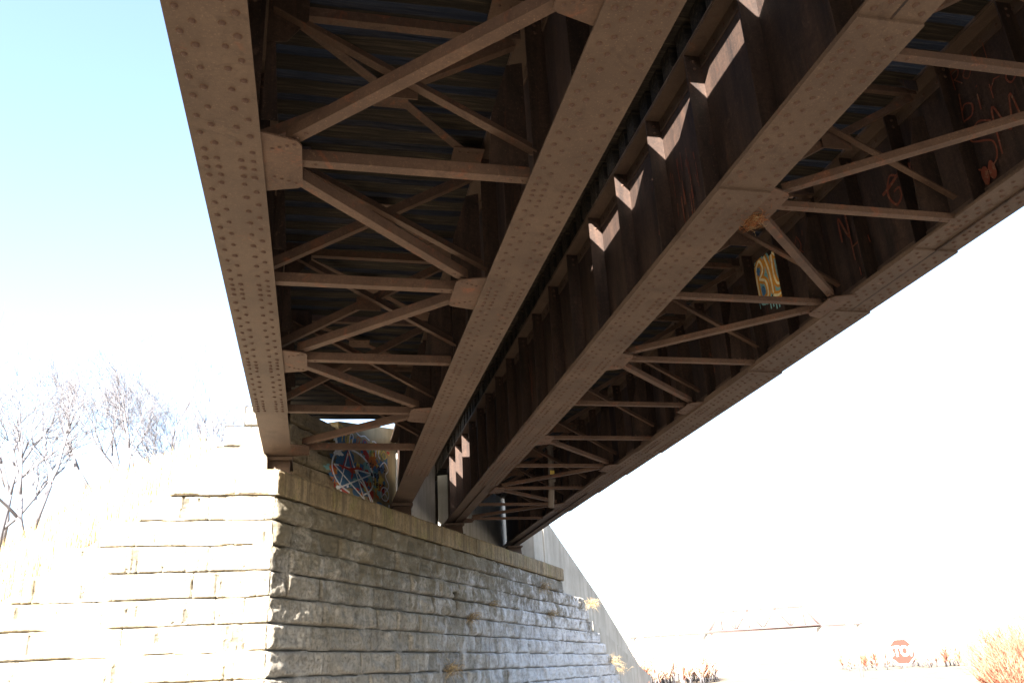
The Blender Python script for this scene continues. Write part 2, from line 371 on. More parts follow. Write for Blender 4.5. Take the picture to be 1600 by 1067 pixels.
def cross_frame(y, xa, xb, span, k=1.0, last=False):
    """X frame in the vertical plane y between the two webs xa and xb"""
    w = xb - xa
    top = MB(); top.angle((xa+0.16, y+0.03, ZT-0.13), (xb-0.16, y+0.03, ZT-0.13), (0, 1, 0), (0, 0, 1), 0.07*k, 0.08*k, 0.01)
    top.plate([(xa+w*0.5-0.13, y+0.018, 3.74), (xa+w*0.5+0.13, y+0.018, 3.74), (xa+w*0.5+0.13, y+0.018, 3.9), (xa+w*0.5-0.13, y+0.018, 3.9)], (0, 1, 0), 0.008)
    cf = top.build('cross_frame', [M['brace'], M['rivet'], M['ring']], span)
    b1 = MB(); b1.angle((xa+0.20, y, 4.33), (xb-0.13, y, 3.33), (0.58, 0, 0.8), (0, -1, 0), 0.09*k, 0.075*k, 0.01)
    d = Vector((w-0.33, 0, -1.0)).normalized()
    for j in range(4):
        for o_, sg in ((Vector((xa+0.20, y, 4.33)), 1), (Vector((xb-0.13, y, 3.33)), -1)):
            c = o_ + d*sg*(0.06+0.09*j) + Vector((0.58, 0, 0.8))*0.05*k; b1.rivet((c.x, y-0.0, c.z), (0, -1, 0), 0.013, 1)
    b1.build('diagonal', [M['brace'], M['rivet'], M['ring']], cf)
    if last: return
    b2 = MB(); b2.angle((xa+0.17, y+0.035, 3.30), (xb-0.20, y+0.035, 4.33), (-0.5, 0, 0.86), (0, 1, 0), 0.08*k, 0.065*k, 0.01)
    b2.build('diagonal', [M['brace'], M['rivet'], M['ring']], cf)
    yp = y + 0.012
    pr = MB()
    pr.plate([(xb-0.17, yp, ZT-0.36), (xb-0.29, yp, ZT-0.40), (xb-0.42, yp, 3.66), (xb-0.46, yp, 3.14), (xb-0.17, yp, 3.14)], (0, 1, 0), 0.009)
    for j in range(4): pr.rivet((xb-0.42+0.065*j, yp, 3.20), (0, -1, 0), 0.0135, 1)
    pr.plate([(xb-0.17, yp-0.02, ZT-0.12), (xb-0.26, yp-0.02, ZT-0.12), (xb-0.36, yp-0.02, ZT-0.02), (xb-0.17, yp-0.02, ZT-0.02)], (0, 1, 0), 0.009)
    pr.build('connection_plate', [M['web'], M['rivet'], M['ring']], cf)
    pl = MB()
    pl.plate([(xa+0.165, yp, 3.46), (xa+0.27, yp, 3.46), (xa+0.225, yp, 4.10), (xa+0.165, yp, 4.10)], (0, 1, 0), 0.009)
    pl.plate([(xa+0.165, yp-0.024, 4.08), (xa+0.30, yp-0.024, 4.10), (xa+0.44, yp-0.024, 4.30), (xa+0.44, yp-0.024, 4.50), (xa+0.165, yp-0.024, 4.50)], (0, 1, 0), 0.009)
    pl.build('connection_plate', [M['web'], M['rivet'], M['ring']], cf)
def top_lateral(p, q, span, sg):
    z = 4.42; p = Vector((*p, z)); q = Vector((*q, z)); d = (q-p).normalized(); o = Vector((-d.y, d.x, 0))*0.04
    m = MB(); m.plate([p-o, q-o, q+o, p+o], (0, 0, 1), 0.009)
    m.plate([(q.x-0.14, q.y-0.12, z-0.010), (q.x+0.14, q.y-0.12, z-0.010), (q.x+0.14, q.y+0.16, z-0.010), (q.x-0.14, q.y+0.16, z-0.010)], (0, 0, 1), 0.009)
    for k in range(3): m.rivet((q.x-0.08+0.08*k, q.y-0.05, z-0.010), (0, 0, -1), 0.012, 1)
    m.build('top_lateral', [M['brace'], M['rivet'], M['ring']], span)
xl, xr = GIR['left_outer']+0.203, GIR['left_inner']-0.203
for i, y in enumerate(YL):
    lg = i % 2 == 1                                       # gusset on the outer girder
    if i: strut(y-0.0, xl-(0.14 if not lg else -0.19), xr+(0.02 if lg else -0.2), spanL)
    if lg: gusset(xl, y+0.03, 1, spanL)
    else: gusset(xr, y+0.03, -1, spanL)
    if i+1 < len(YL):
        y2 = YL[i+1]
        a = (xl+0.15, y+0.16) if lg else (xr-0.15, y+0.16)
        b = (xr-0.14, y2-0.2) if lg else (xl+0.14, y2-0.2)
        diag((*a, 0), (*b, 0), spanL)
    cross_frame(y+0.05, GIR['left_outer'], GIR['left_inner'], spanL, 1.0, i == len(YL)-1)
    if i+1 < len(YL):
        top_lateral((GIR['left_outer']+0.25, y+0.1), (0.45, (y+YL[i+1])/2), spanL, 1)
        top_lateral((0.47, (y+YL[i+1])/2), (GIR['left_inner']-0.30, YL[i+1]-0.15), spanL, 1)
xl, xr = GIR['right_inner']+0.203, GIR['right_outer']-0.215
for i, y in enumerate(YR):
    lg = i in (1, 3, 5, 7, 9)
    strut(y, xl+(0.14 if lg else -0.02), xr+(0.03 if lg else -0.16), spanR, 0.058, 0.05)
    if lg: gusset(xl, y+0.02, 1, spanR, dx=0.18, dy=0.22)
    else: gusset(xr, y+0.02, -1, spanR, dx=0.18, dy=0.22)
    if i+1 < len(YR) and i != 4:
        y2 = YR[i+1]
        a = (xl+0.13, y+0.14) if lg else (xr-0.13, y+0.16)
        b = (xr-0.12, y2-0.16) if lg else (xl+0.12, y2-0.18)
        diag((*a, 0), (*b, 0), spanR, w=0.066, b=0.055)
    cross_frame(y+0.05, GIR['right_inner'], GIR['right_outer'], spanR, 0.72)
    if i+1 < len(YR): top_lateral((GIR['right_inner']+0.25, y+0.1), (3.92, (y+YR[i+1])/2), spanR, 1)

# bearings under the girder ends
for (k, x), lab in zip(GIR.items(), ('sunlit at the stone corner under the leftmost girder', 'under the second girder from the left',
                                     'in the dark under the third girder from the left', 'under the rightmost girder beside the concrete wall')):
    b = thing('bearing', 'brown steel bridge bearing ' + lab, 'bearing', (x, edge_y(x)+0.62, 2.80), 'bearings under the girder ends')
    m = MB(); m.box((-0.21, -0.24, 0.002), (0.21, 0.24, 0.04)); m.build('base_plate', M['steel'], b)
    m = MB(); m.prism([(-0.20, 0.041), (0.20, 0.041), (0.10, 0.235), (-0.10, 0.235)], (-0.17, 0, 0), (0.17, 0, 0), (0, 1, 0), (0, 0, 1)); m.build('rocker', M['steel'], b)
    m = MB(); m.box((-0.2, -0.20, 0.236), (0.2, 0.2, 0.285 if k.startswith('left') else 0.275)); m.build('sole_plate', M['steel'], b)

# timber ties, and planks added between the decks to shape the sunlight
def ties(x0, x1, ya, yb, grp, lab):
    y = ya; src = []
    for k in range(5):
        m = MB(); w = 0.178 + rng.uniform(-0.012, 0.018); n = 9
        pts = []
        for i in range(n+1):
            x = x0 + (x1-x0)*i/n; e = [rng.uniform(-0.007, 0.007) for _ in range(4)]
            pts += [(x, -w/2+e[0], e[1]), (x, w/2+e[2], e[3]), (x, w/2+e[0], 0.24), (x, -w/2+e[2], 0.24)]
        fs = []
        for i in range(n):
            a = i*4
            fs += [(a+0, a+4, a+5, a+1), (a+1, a+5, a+6, a+2), (a+2, a+6, a+7, a+3), (a+3, a+7, a+4, a+0)]
        fs = [f[::-1] for f in fs] + [(0, 1, 2, 3), tuple(n*4+q for q in (3, 2, 1, 0))]
        m.add(pts, fs)
        src.append(m)
    built = [None]*5
    while y < yb:
        k = rng.randrange(5)
        if built[k] is None: o = src[k].build('railway_tie', M['tie']); built[k] = o
        else: o = built[k].copy(); col.objects.link(o)
        tag(o, lab, 'railway tie', grp)
        o.location = (rng.uniform(-0.02, 0.02), y, ZT+0.031 + rng.uniform(0.0, 0.006))
        y += 0.285 + rng.uniform(-0.006, 0.006)
ties(-0.79, 1.66, 1.8, 15.45, 'timber ties across the left span', 'dark creosoted timber tie laid across the top of the left girder span')
ties(2.705, 5.13, 1.8, 26, 'timber ties across the right span', 'dark creosoted timber tie laid across the top of the right girder span')
def plank(x0, x1, ya, yb, lab, z=4.80):
    m = MB(); m.box((x0, ya, z), (x1, yb, z+0.045)); o = m.build('added_slot_plank', M['tie']); tag(o, lab, 'plank', 'planks added between the two decks to shape the sunlight')
PZ = 4.80
plank(2.40, 2.98, -6, 27, 'long dark plank added along the tie ends of the right span to edge the sunlit slot', PZ)
plank(1.42, 2.399, -6, 2.6, 'wide dark plank added between the decks directly overhead to block the sun', PZ)
plank(1.42, 2.399, 6.95, 14.9, 'wide dark plank added to block the sun past the row of bright sunlit patches', PZ)
plank(1.42, 2.16, 2.6, 6.95, 'narrow dark plank added to leave the slot that lets sunlight onto the third girder', PZ)
plank(1.42, 2.399, 17.3, 27, 'wide dark plank added to block the sun over the abutment', PZ)
plank(1.42, 1.86, 14.9, 17.3, 'narrow dark plank added to shape the far group of sunlit patches', PZ)
for k_, (ya, yb) in enumerate(((5.02, 5.42), (4.02, 4.34), (2.7, 2.95))):  # short boards added to break the sunlit strip into patches
    m = MB(); m.box((2.10, ya, 4.847), (2.47, yb, 4.88)); o = m.build('added_short_board', M['tie']); tag(o, ('short board added across the slot to break up the sunlit patches, farthest one', 'short board added across the slot to break up the sunlit patches, middle one', 'short board added across the slot to break up the sunlit patches, nearest one')[k_], 'board', 'short boards added across the slot to break up the sunlight')
# deck behind the camera that shades it (one solid timber deck per track)
for x0, x1, lab in ((-0.79, 1.66, 'timber deck of the left span continuing overhead behind the viewer'), (2.705, 5.13, 'timber deck of the right span continuing overhead behind the viewer')):
    m = MB(); m.box((x0, -6, ZT+0.031), (x1, 1.65, ZT+0.27)); tag(m.build('timber_deck', M['tie']), lab, 'deck')

# ------------------------------------------------------------------ stone abutment
CH = 0.335
def conv_front(tt, out, zz):
    return np.stack([AX + T.x*tt + N.x*out, AY + T.y*tt + N.y*out, zz], -1).reshape(-1, 3)
def course(name_mb, conv, t0, t1, z0, z1, seed, amp, step=0.028, blk=(0.75, 1.35), cap=False, joints=None, edge=0.05):
    """one course of rock-faced blocks as a height field; conv(t, out, z) gives the 3-D point"""
    r = np.random.RandomState(seed)
    if joints is None:
        joints = [t0]; 
        q = t0 + r.uniform(0.25, blk[1])
        while q < t1 - 0.3: joints.append(q); q += r.uniform(*blk)
        joints.append(t1)
    tt = np.arange(t0, t1+1e-6, step); tt[-1] = t1
    nz = max(4, int(round((z1-z0)/step))); zz = np.linspace(z0, z1, nz+1)
    TT, ZZ = np.meshgrid(tt, zz, indexing='ij')
    J = np.array(joints); k = np.clip(np.searchsorted(J, TT, side='right')-1, 0, len(J)-2)
    wob = (0.024 if conv is conv_front else 0.02)*(fbm(TT*3, ZZ*3+seed, 21)-0.5)
    dj = np.minimum(TT-J[k], J[k+1]-TT) + wob*0.6; dz = np.minimum(ZZ-z0, z1-ZZ) + wob
    d = np.minimum(dj, dz)
    jm = np.clip((fbm(TT*2.3+seed, ZZ*5.1, 97, 3)-(0.34 if conv is conv_front else 0.40))*7, 0.2, 1)
    base = 1-(1-smooth(0.0, 0.022, d))*jm; pil = smooth(0.0, 0.12 if conv is not conv_front else 0.055, d)
    bt = r.rand(len(J)+1)[k]
    rock = fbm(TT*2.6+bt*40, ZZ*4.2+seed*3.1, 31, 3) ; rid = np.abs(fbm(TT*5.5+bt*17, ZZ*7+seed, 41, 4)-0.5)*2
    fine = fbm(TT*17, ZZ*22+seed, 51, 3)
    lay = np.sin((ZZ*38+fbm(TT*1.5, ZZ*3, 77)*9))*0.5
    out = -0.065 + base*0.065 + amp*pil*((rock-0.35)*1.5 - rid*0.55 + (bt-0.5)*0.7) + base*amp*0.22*(fine-0.5) + base*amp*0.06*lay
    tone = -0.30*(1-smooth(0.0, 0.06, np.abs(fbm(TT*1.1+seed, ZZ*13+seed, 71, 4)-0.5)))*base + (0.14 if conv is conv_front else 0.05) + base*(0.55+0.45*bt) - 0.12*(fbm(TT*3, ZZ*6, 61)-0.5)
    if conv is conv_wing:
        ck = fbm(TT*16+seed, ZZ*1.6, 73, 3); pit = np.where((ck > 0.70) & (d > 0.02), 1.0, 0.0); out = out - 0.03*pit; tone = tone*(1-0.85*pit)
    if conv is conv_front:
        tc = 6.47 + 0.22*(fbm(ZZ*2.2, ZZ*0+3, 88, 3)-0.5)*2; wd = 0.11*np.clip(fbm(ZZ*3.1, ZZ*0+7, 89, 2)-0.42, 0, 1)*6*0.6
        wd = np.where((ZZ > 0.55) & (ZZ < 1.6), wd, 0.0); hole = np.abs(TT-tc) < wd
        out = np.where(hole, out-0.12, out); tone = np.where(hole, 0.0, tone)
    V = conv(TT, out, ZZ)
    a, b = TT.shape; ix = np.arange(a*b).reshape(a, b)
    F = np.stack([ix[:-1,:-1], ix[1:,:-1], ix[1:,1:], ix[:-1,1:]], -1).reshape(-1, 4)
    return V, F, tone.ravel()
def stack(parts, name, mat, parent, flip=False):
    o = 0; Vs = []; Fs = []; Ts = []
    for V, F, tn in parts: Vs.append(V); Fs.append(F+o); Ts.append(tn); o += len(V)
    F = np.concatenate(Fs); F = F[:, ::-1] if flip else F
    return np_mesh(name, np.concatenate(Vs), F, mat, parent, True, np.concatenate(Ts))
def conv_wing(tt, out, zz):
    return np.stack([AX - tt, AY - out, zz], -1).reshape(-1, 3)
abut = thing('stone_abutment', 'limestone block abutment, its left wing wall sunlit and its front shaded under the girders', 'abutment', (0, 0, 0))
ncs = 15
ztop = 2.44
ends = [15.0, 17.3, 17.9, 18.3, 19.4, 20.0, 20.5, 21.3, 21.9, 23.0, 24.0, 25.0, 26, 27, 28]
fp = []
for i in range(ncs):
    z1 = ztop - CH*i; z0 = z1 - CH
    st = 0.028 if i < 9 else 0.07
    fp.append(course(None, conv_front, 0.0, ends[i], z0, z1, 100+i*7, 0.075, st, (0.7, 1.5)))
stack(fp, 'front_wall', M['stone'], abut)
wp = []; wend = [1.75, 2.2, 2.68, 3.12, 3.6, 4.0, 4.45, 5.0, 5.4, 5.9, 6.4, 7, 7.5, 8, 8.5]
jw = {0:[0,1.26,1.75]}
for i in range(ncs):
    z1 = ztop - CH*i; z0 = z1 - CH
    wp.append(course(None, conv_wing, 0.0, wend[i], z0, z1, 300+i*11, 0.05, 0.02 if i < 9 else 0.07, (0.9, 1.6)))
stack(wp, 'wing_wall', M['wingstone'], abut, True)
m = MB()
for i in range(ncs):                                       # solid bodies behind the facing
    z1 = ztop - CH*i; z0 = z1 - CH
    a, b, c_, d_ = P(0.12, 0.11, 0), P(ends[i]-0.01, 0.11, 0), P(ends[i]-0.01, 0.66, 0), P(0.4, 0.66, 0)
    lo, hi = z0+0.002, z1-0.002
    m.prism([(a.x, a.y), (b.x, b.y), (c_.x, c_.y), (d_.x, d_.y)], (0, 0, lo), (0, 0, hi), (1, 0, 0), (0, 1, 0))
    m.box((AX-wend[i]+0.01, AY+0.09, lo+0.001), (AX-0.06, AY+0.45, hi-0.001))
m.build('core', M['mortar'], abut)
cp = [course(None, conv_front, -0.0, 14.9, ztop, 2.80, 900, 0.028, 0.028, (1.2, 1.9))]
def conv_fcap(tt, out, zz): return conv_front(tt, out+0.055, zz)
def conv_wcap(tt, out, zz): return conv_wing(tt-0.055, out+0.055, zz)
stack([course(None, conv_fcap, -0.035, 14.95, ztop, 2.80, 901, 0.022, 0.028, (1.2, 1.9))], 'cap_course', M['cap'], abut)
stack([course(None, conv_wcap, 0.0, 1.42, ztop, 2.80, 905, 0.03, 0.025, joints=[0, 0.58, 1.42])], 'cap_course', M['wingstone'], abut, True)
m = MB()
a, b, c_, d_ = P(-0.02, -0.04, 0), P(14.94, -0.04, 0), P(14.94, 1.4, 0), P(0.9, 1.4, 0)
m.prism([(a.x, a.y), (b.x, b.y), (c_.x, c_.y), (d_.x, d_.y)], (0, 0, ztop+0.004), (0, 0, 2.795), (1, 0, 0), (0, 1, 0))
m.box((AX-1.36, AY-0.03, ztop+0.005), (AX+0.0, AY+0.9, 2.794))
m.build('bridge_seat', M['cap'], abut)
# sunlit stone parapet behind the left girder end
pp = []
for i, (x0, x1) in enumerate([(-1.62, -0.75), (-1.60, -0.75), (-1.50, -0.75), (-1.22, -0.75)]):
    def cv(tt, out, zz, x1=x1): return np.stack([x1 - tt, 13.15 - out, zz], -1).reshape(-1, 3)
    pp.append(course(None, cv, 0, x1-x0, 2.8+0.33*i, 3.13+0.33*i, 500+i, 0.03, 0.03))
par = stack(pp, 'parapet_wall', M['wingstone'], None, True); tag(par, 'sunlit block parapet on top of the wing wall, left of the girder end', 'parapet')
m = MB(); 
for i, x0 in enumerate((-1.61, -1.59, -1.49, -1.21)): m.box((x0, 13.18, 2.8+0.33*i), (-0.76, 13.75, 3.128+0.33*i))
m.build('core', M['wingstone'], par)

# ------------------------------------------------------------------ backwalls and concrete wing wall
def slab(t0, t1, s0, s1, z0, z1, name, mat, parent=None):
    m = MB(); q = [P(t0, s0, 0), P(t1, s0, 0), P(t1, s1, 0), P(t0, s1, 0)]
    m.prism([(v.x, v.y) for v in q], (0, 0, z0), (0, 0, z1), (1, 0, 0), (0, 1, 0)); return m.build(name, mat, parent)
bw = thing('backwall', 'stained wall covered in blue, red and white graffiti behind the first two girders', 'wall')
m = MB(); q_ = [P(3.05, 0.80, 2.8), P(5.41, 0.80, 2.8), P(5.41, 0.80, 4.84), P(3.05, 0.80, 4.40)]; m.plate(q_, -N, 0.45); m.build('concrete_face', M['concback'], bw)
bp = [course(None, lambda tt, out, zz: conv_front(tt, out-0.84, zz), 1.15, 3.06, 2.8+0.30*i, 3.10+0.30*i, 700+i, 0.02, 0.03, (0.5, 0.9)) for i in range(5)]
stack(bp, 'stone_face', M['backstone'], bw)
slab(1.16, 3.04, 0.92, 1.24, 2.80, 4.24, 'core', M['mortar'], bw)
o = slab(6.15, 7.35, 0.78, 1.25, 2.80, 4.525, 'backwall', M['conc']); tag(o, 'plain grey concrete pier wall between the second and third girders', 'wall')
o = slab(8.6, 12.5, 0.80, 1.25, 2.80, 4.525, 'backwall', M['conc']); tag(o, 'shaded grey concrete backwall between the two right-hand girders', 'wall')
o = slab(5.22, 14.9, 1.5, 1.56, 2.80, 4.525, 'backwall', M['mortar']); tag(o, 'dark wall deep behind the girder ends', 'wall')
# wing: sloping top
cw = thing('concrete_wing_wall', 'tall pale concrete wing wall sloping down to the right beyond the abutment', 'wall')
def slope_panel(t0, t1, s0, s1, name, zb, zfun, mat, parent):
    m = MB(); a = [P(t0, s0, zb), P(t1, s0, zb), P(t1, s0, zfun(t1)), P(t0, s0, zfun(t0))]
    m.plate(a, -N, s1-s0); return m.build(name, mat, parent)
ztopf = lambda t: 4.28 - 0.356*(t-15.6)
slope_panel(13.35, 14.28, 0.34, 0.75, 'pedestal_block', 2.4, lambda t: 4.2, M['conc'], cw)
slope_panel(14.3, 21.0, 0.31, 0.72, 'wall_panel', -3.0, lambda t: min(4.35, ztopf(t)), M['conc'], cw)
slope_panel(21.0, 25.5, 0.312, 0.722, 'wall_panel', -3.0, ztopf, M['conc'], cw)
slope_panel(25.51, 30.2, 0.32, 0.73, 'wall_panel', -3.0, ztopf, M['conc'], cw)
slope_panel(18.9, 29.0, 0.12, 0.30, 'footing_panel', -3.0, lambda t: 1.25-0.19*(t-20.0), M['conc'], cw)

# ------------------------------------------------------------------ graffiti strokes
def cr(pts, sub=7):
    pts = [Vector((p[0], p[1], 0)) for p in pts]
    if len(pts) < 3: return pts
    o = []; n = len(pts)
    for i in range(n-1):
        p0, p1, p2, p3 = pts[max(i-1,0)], pts[i], pts[i+1], pts[min(i+2, n-1)]
        for k in range(sub):
            u = k/sub
            o.append(0.5*((2*p1)+(p2-p0)*u+(2*p0-5*p1+4*p2-p3)*u*u+(-p0+3*p1-3*p2+p3)*u**3))
    o.append(pts[-1]); return o
class Wall:
    """strokes laid on a vertical plane; (a, b) -> point, n = normal"""
    def __init__(s, o, ax, n): s.o = Vector(o); s.ax = Vector(ax); s.n = Vector(n); s.h = 0.003; s.mb = MB(); s.mats = []
    def mi(s, k):
        if k not in s.mats: s.mats.append(k)
        return s.mats.index(k)
    def pt(s, p): return s.o + s.ax*p[0] + Vector((0,0,1))*p[1] + s.n*s.h
    def stroke(s, pts, w, k, curve=True, ragged=0.12):
        pts = cr(pts) if curve else [Vector((p[0], p[1], 0)) for p in pts]
        s.h += 0.00035; L = []; n = len(pts)
        for i, p in enumerate(pts):
            d = pts[min(i+1, n-1)] - pts[max(i-1, 0)]
            d = d.normalized() if d.length > 1e-9 else Vector((1,0,0)); q = Vector((-d.y, d.x, 0))
            ww = w*0.5*(1 + rng.uniform(-ragged, ragged))*(0.75 if i in (0, n-1) else 1)
            L.append((p+q*ww, p-q*ww))
        vs = [s.pt(v) for pr in L for v in pr]
        fs = [(2*i, 2*i+1, 2*i+3, 2*i+2) for i in range(n-1)]
        s.mb.add(vs, fs, s.mi(k))
    def blob(s, c, rx, ry, k, n=18, rag=0.3):
        s.h += 0.00035; ph = [1+rng.uniform(-rag, rag) for _ in range(n)]
        vs = [s.pt((c[0]+rx*ph[i]*math.cos(2*math.pi*i/n), c[1]+ry*ph[i]*math.sin(2*math.pi*i/n))) for i in range(n)]
        s.mb.add(vs + [s.pt(c)], [(i, (i+1) % n, n) for i in range(n)], s.mi(k))
    def build(s, parent, name='graffiti', label=None):
        if not s.mb.v: return
        o = s.mb.build(name, [M[k] for k in s.mats], parent); s.mb = MB(); s.mats = []
        if label: o['label'] = label
        return o
GL = {  # stroke letters in a unit cell (x 0-0.7, y 0-1)
 'A': [[(0,0),(0.32,1),(0.62,0)],[(0.12,0.35),(0.52,0.38)]], 'd': [[(0.5,0.35),(0.3,0.5),(0.08,0.25),(0.25,0.0),(0.5,0.15)],[(0.52,1),(0.52,0)]],
 'r': [[(0.1,0.5),(0.12,0)],[(0.12,0.3),(0.28,0.5),(0.48,0.45)]], 'i': [[(0.2,0.5),(0.22,0)],[(0.2,0.72),(0.24,0.76)]],
 'a': [[(0.5,0.42),(0.28,0.52),(0.08,0.25),(0.25,0.0),(0.48,0.2),(0.5,0.5),(0.52,0.0)]], 'n': [[(0.08,0.5),(0.1,0)],[(0.1,0.35),(0.3,0.5),(0.45,0.35),(0.48,0)]],
 'w': [[(0,0.5),(0.15,0),(0.3,0.4),(0.45,0),(0.6,0.5)]], 's': [[(0.5,0.48),(0.25,0.52),(0.12,0.38),(0.45,0.2),(0.35,0.0),(0.08,0.04)]],
 'H': [[(0.05,1),(0.08,0)],[(0.5,1),(0.5,0)],[(0.05,0.5),(0.5,0.52)]], 'e': [[(0.1,0.25),(0.5,0.3),(0.35,0.52),(0.1,0.35),(0.2,0.02),(0.5,0.08)]],
 'R': [[(0.08,0),(0.1,1)],[(0.1,1),(0.5,0.85),(0.42,0.55),(0.12,0.5)],[(0.2,0.5),(0.55,0)]], 'o': [[(0.3,0.55),(0.06,0.3),(0.28,0),(0.52,0.28),(0.3,0.55)]],
 'l': [[(0.25,1),(0.25,0)]], 'b': [[(0.1,1),(0.1,0)],[(0.1,0.05),(0.42,0.05),(0.5,0.35),(0.25,0.52),(0.1,0.4)]],
 'S': [[(0.6,0.85),(0.3,1),(0.08,0.78),(0.5,0.45),(0.5,0.1),(0.2,0.0),(0.02,0.15)]], 'M': [[(0.02,0),(0.1,1),(0.32,0.3),(0.55,1),(0.62,0)]],
 'Q': [[(0.3,1),(0.04,0.55),(0.25,0.05),(0.52,0.45),(0.3,1)],[(0.35,0.3),(0.6,0.0)]], "'": [[(0.2,1),(0.16,0.75)]], 't': [[(0.25,0.9),(0.25,0.1),(0.42,0.02)],[(0.05,0.6),(0.45,0.6)]],
 'G': [[(0.55,0.85),(0.25,1),(0.03,0.5),(0.25,0.0),(0.55,0.15),(0.52,0.45),(0.3,0.45)]], 'N': [[(0.05,0),(0.08,1),(0.5,0),(0.52,1)]], '#': [[(0.1,0),(0.2,0.8)],[(0.35,0),(0.42,0.8)],[(0,0.25),(0.55,0.3)],[(0,0.55),(0.55,0.6)]]}
def write(w, text, x, y, h, k, lw, dx=0.68, slant=0.0, shrink=1.0):
    for ch in text:
        if ch != ' ':
            for st in GL[ch]:
                w.stroke([(x + (a+slant*b)*h + rng.uniform(-1,1)*h*0.02, y + b*h + rng.uniform(-1,1)*h*0.02) for a, b in st], lw, k, len(st) > 3, 0.2)
        x += dx*h; y += rng.uniform(-0.06, 0.06)*h; h *= shrink

W1 = Wall(P(0, 0.795, 0), T, N)
for c_, rx, ry, k in [((3.3,3.72),0.33,0.2,'blue'),((3.75,3.55),0.42,0.22,'blue'),((3.3,3.38),0.45,0.16,'blue'),((3.9,3.3),0.4,0.13,'blue'),((4.3,3.75),0.3,0.17,'teal'),((4.5,3.5),0.28,0.12,'teal'),
                      ((4.35,3.9),0.22,0.12,'orange'),((4.75,3.9),0.14,0.12,'blue'),((3.15,4.12),0.2,0.09,'blue'),((3.6,4.14),0.2,0.09,'blue'),((4.05,4.16),0.2,0.1,'blue'),((4.7,3.62),0.14,0.1,'yellow'),
                      ((3.42,4.12),0.07,0.09,'yellow'),((3.85,4.13),0.08,0.08,'red'),((4.3,4.13),0.09,0.09,'green'),((4.42,4.05),0.08,0.07,'orange'),((4.6,4.18),0.08,0.07,'yellow'),((4.2,3.33),0.13,0.07,'red'),((3.9,3.62),0.1,0.08,'red'),((4.6,3.3),0.14,0.06,'orange')]:
    W1.blob(c_, rx, ry, k)
for k_ in range(26):
    W1.blob((rng.uniform(2.75, 4.95), rng.uniform(3.0, 4.15)), rng.uniform(0.08, 0.2), rng.uniform(0.05, 0.12), rng.choice(['blue','teal','blue','orange','white','yellow','red','blue']), 14, 0.45)
for k_ in range(70):
    W1.blob((rng.uniform(2.8, 5.05), rng.uniform(3.0, 4.25)), rng.uniform(0.02, 0.09), rng.uniform(0.02, 0.05), rng.choice(['red','teal','orange','white','blue','yellow','blue']))
for k_ in range(5):
    y_ = 3.08 + 0.17*k_
W1.stroke([(2.95+0.085*i, 4.30+0.022*math.sin(i*1.5)) for i in range(8)], 0.035, 'yellow'); W1.stroke([(3.55+0.085*i, 4.31+0.02*math.sin(i*1.4+1)) for i in range(8)], 0.025, 'white')
W1.stroke([(4.25+0.085*i, 4.29+0.025*math.sin(i*1.3)) for i in range(9)], 0.022, 'white')
for i in range(7):
    x_ = 3.1 + i*0.26; W1.stroke([(x_, 4.02), (x_+0.05, 4.24), (x_+0.15, 4.22), (x_+0.12, 4.08), (x_+0.2, 4.02)], 0.028, ['yellow','white','orange','red','yellow','white','green'][i])
ring = [(3.55+0.78*math.cos(a_), 3.55+0.40*math.sin(a_)) for a_ in [k_*math.pi/9 for k_ in range(-3, 14)]]
W1.stroke(ring, 0.035, 'white'); W1.stroke([(x_*0.97+0.1, y_*0.985+0.05) for x_, y_ in ring[4:]], 0.018, 'white')
star = [(3.05,3.18),(3.35,3.92),(3.98,3.12),(2.83,3.56),(4.28,3.66),(3.05,3.18)]
for a_, b_ in zip(star, star[1:]): W1.stroke([a_, b_], 0.034, 'white', False)
W1.stroke([(3.6,3.62),(3.95,3.42),(4.25,3.1)], 0.05, 'white'); W1.stroke([(3.75,3.45),(4.1,3.3),(4.35,3.08)], 0.03, 'white')
W1.stroke([(3.12,3.52),(3.32,3.9),(3.52,3.46)], 0.05, 'red', False); W1.stroke([(3.0,3.58),(3.35,3.57),(3.75,3.66)], 0.04, 'red', False)
write(W1, 'A', 3.72, 3.52, 0.12, 'black', 0.022)
write(W1, 'Adriana', 4.02, 3.77, 0.15, 'black', 0.026, 0.78); write(W1, 'was', 4.2, 3.61, 0.15, 'black', 0.026, 0.85); write(W1, 'Here', 4.28, 3.44, 0.16, 'black', 0.028, 0.82)
pc = [(4.78+0.17*math.cos(k_*math.pi/8), 3.36+0.13*math.sin(k_*math.pi/8)) for k_ in range(17)]
W1.stroke(pc, 0.024, 'white'); W1.stroke([(4.78,3.5),(4.79,3.22)], 0.022, 'white'); W1.stroke([(4.66,3.29),(4.78,3.37),(4.9,3.29)], 0.022, 'white')
W1.stroke([(4.55,3.85),(4.75,3.98),(4.92,3.86),(4.8,3.72),(4.95,3.55),(4.8,3.4)], 0.025, 'white'); W1.stroke([(4.6,4.1),(4.72,4.2),(4.85,4.12),(4.74,4.05),(4.62,4.1)], 0.025, 'yellow')
W1.build(bw)
# painted letters and chalk on the far right web (plane facing -x; a = distance along +y, mirrored so it reads towards the camera)
W2 = Wall((GIR['right_outer']-0.008, 0, 0), (0, 1, 0), (-1, 0, 0))
def bl(strokes, widths):
    for k, w_ in widths:
        for st in strokes: W2.stroke(st, w_, k, True, 0.06)
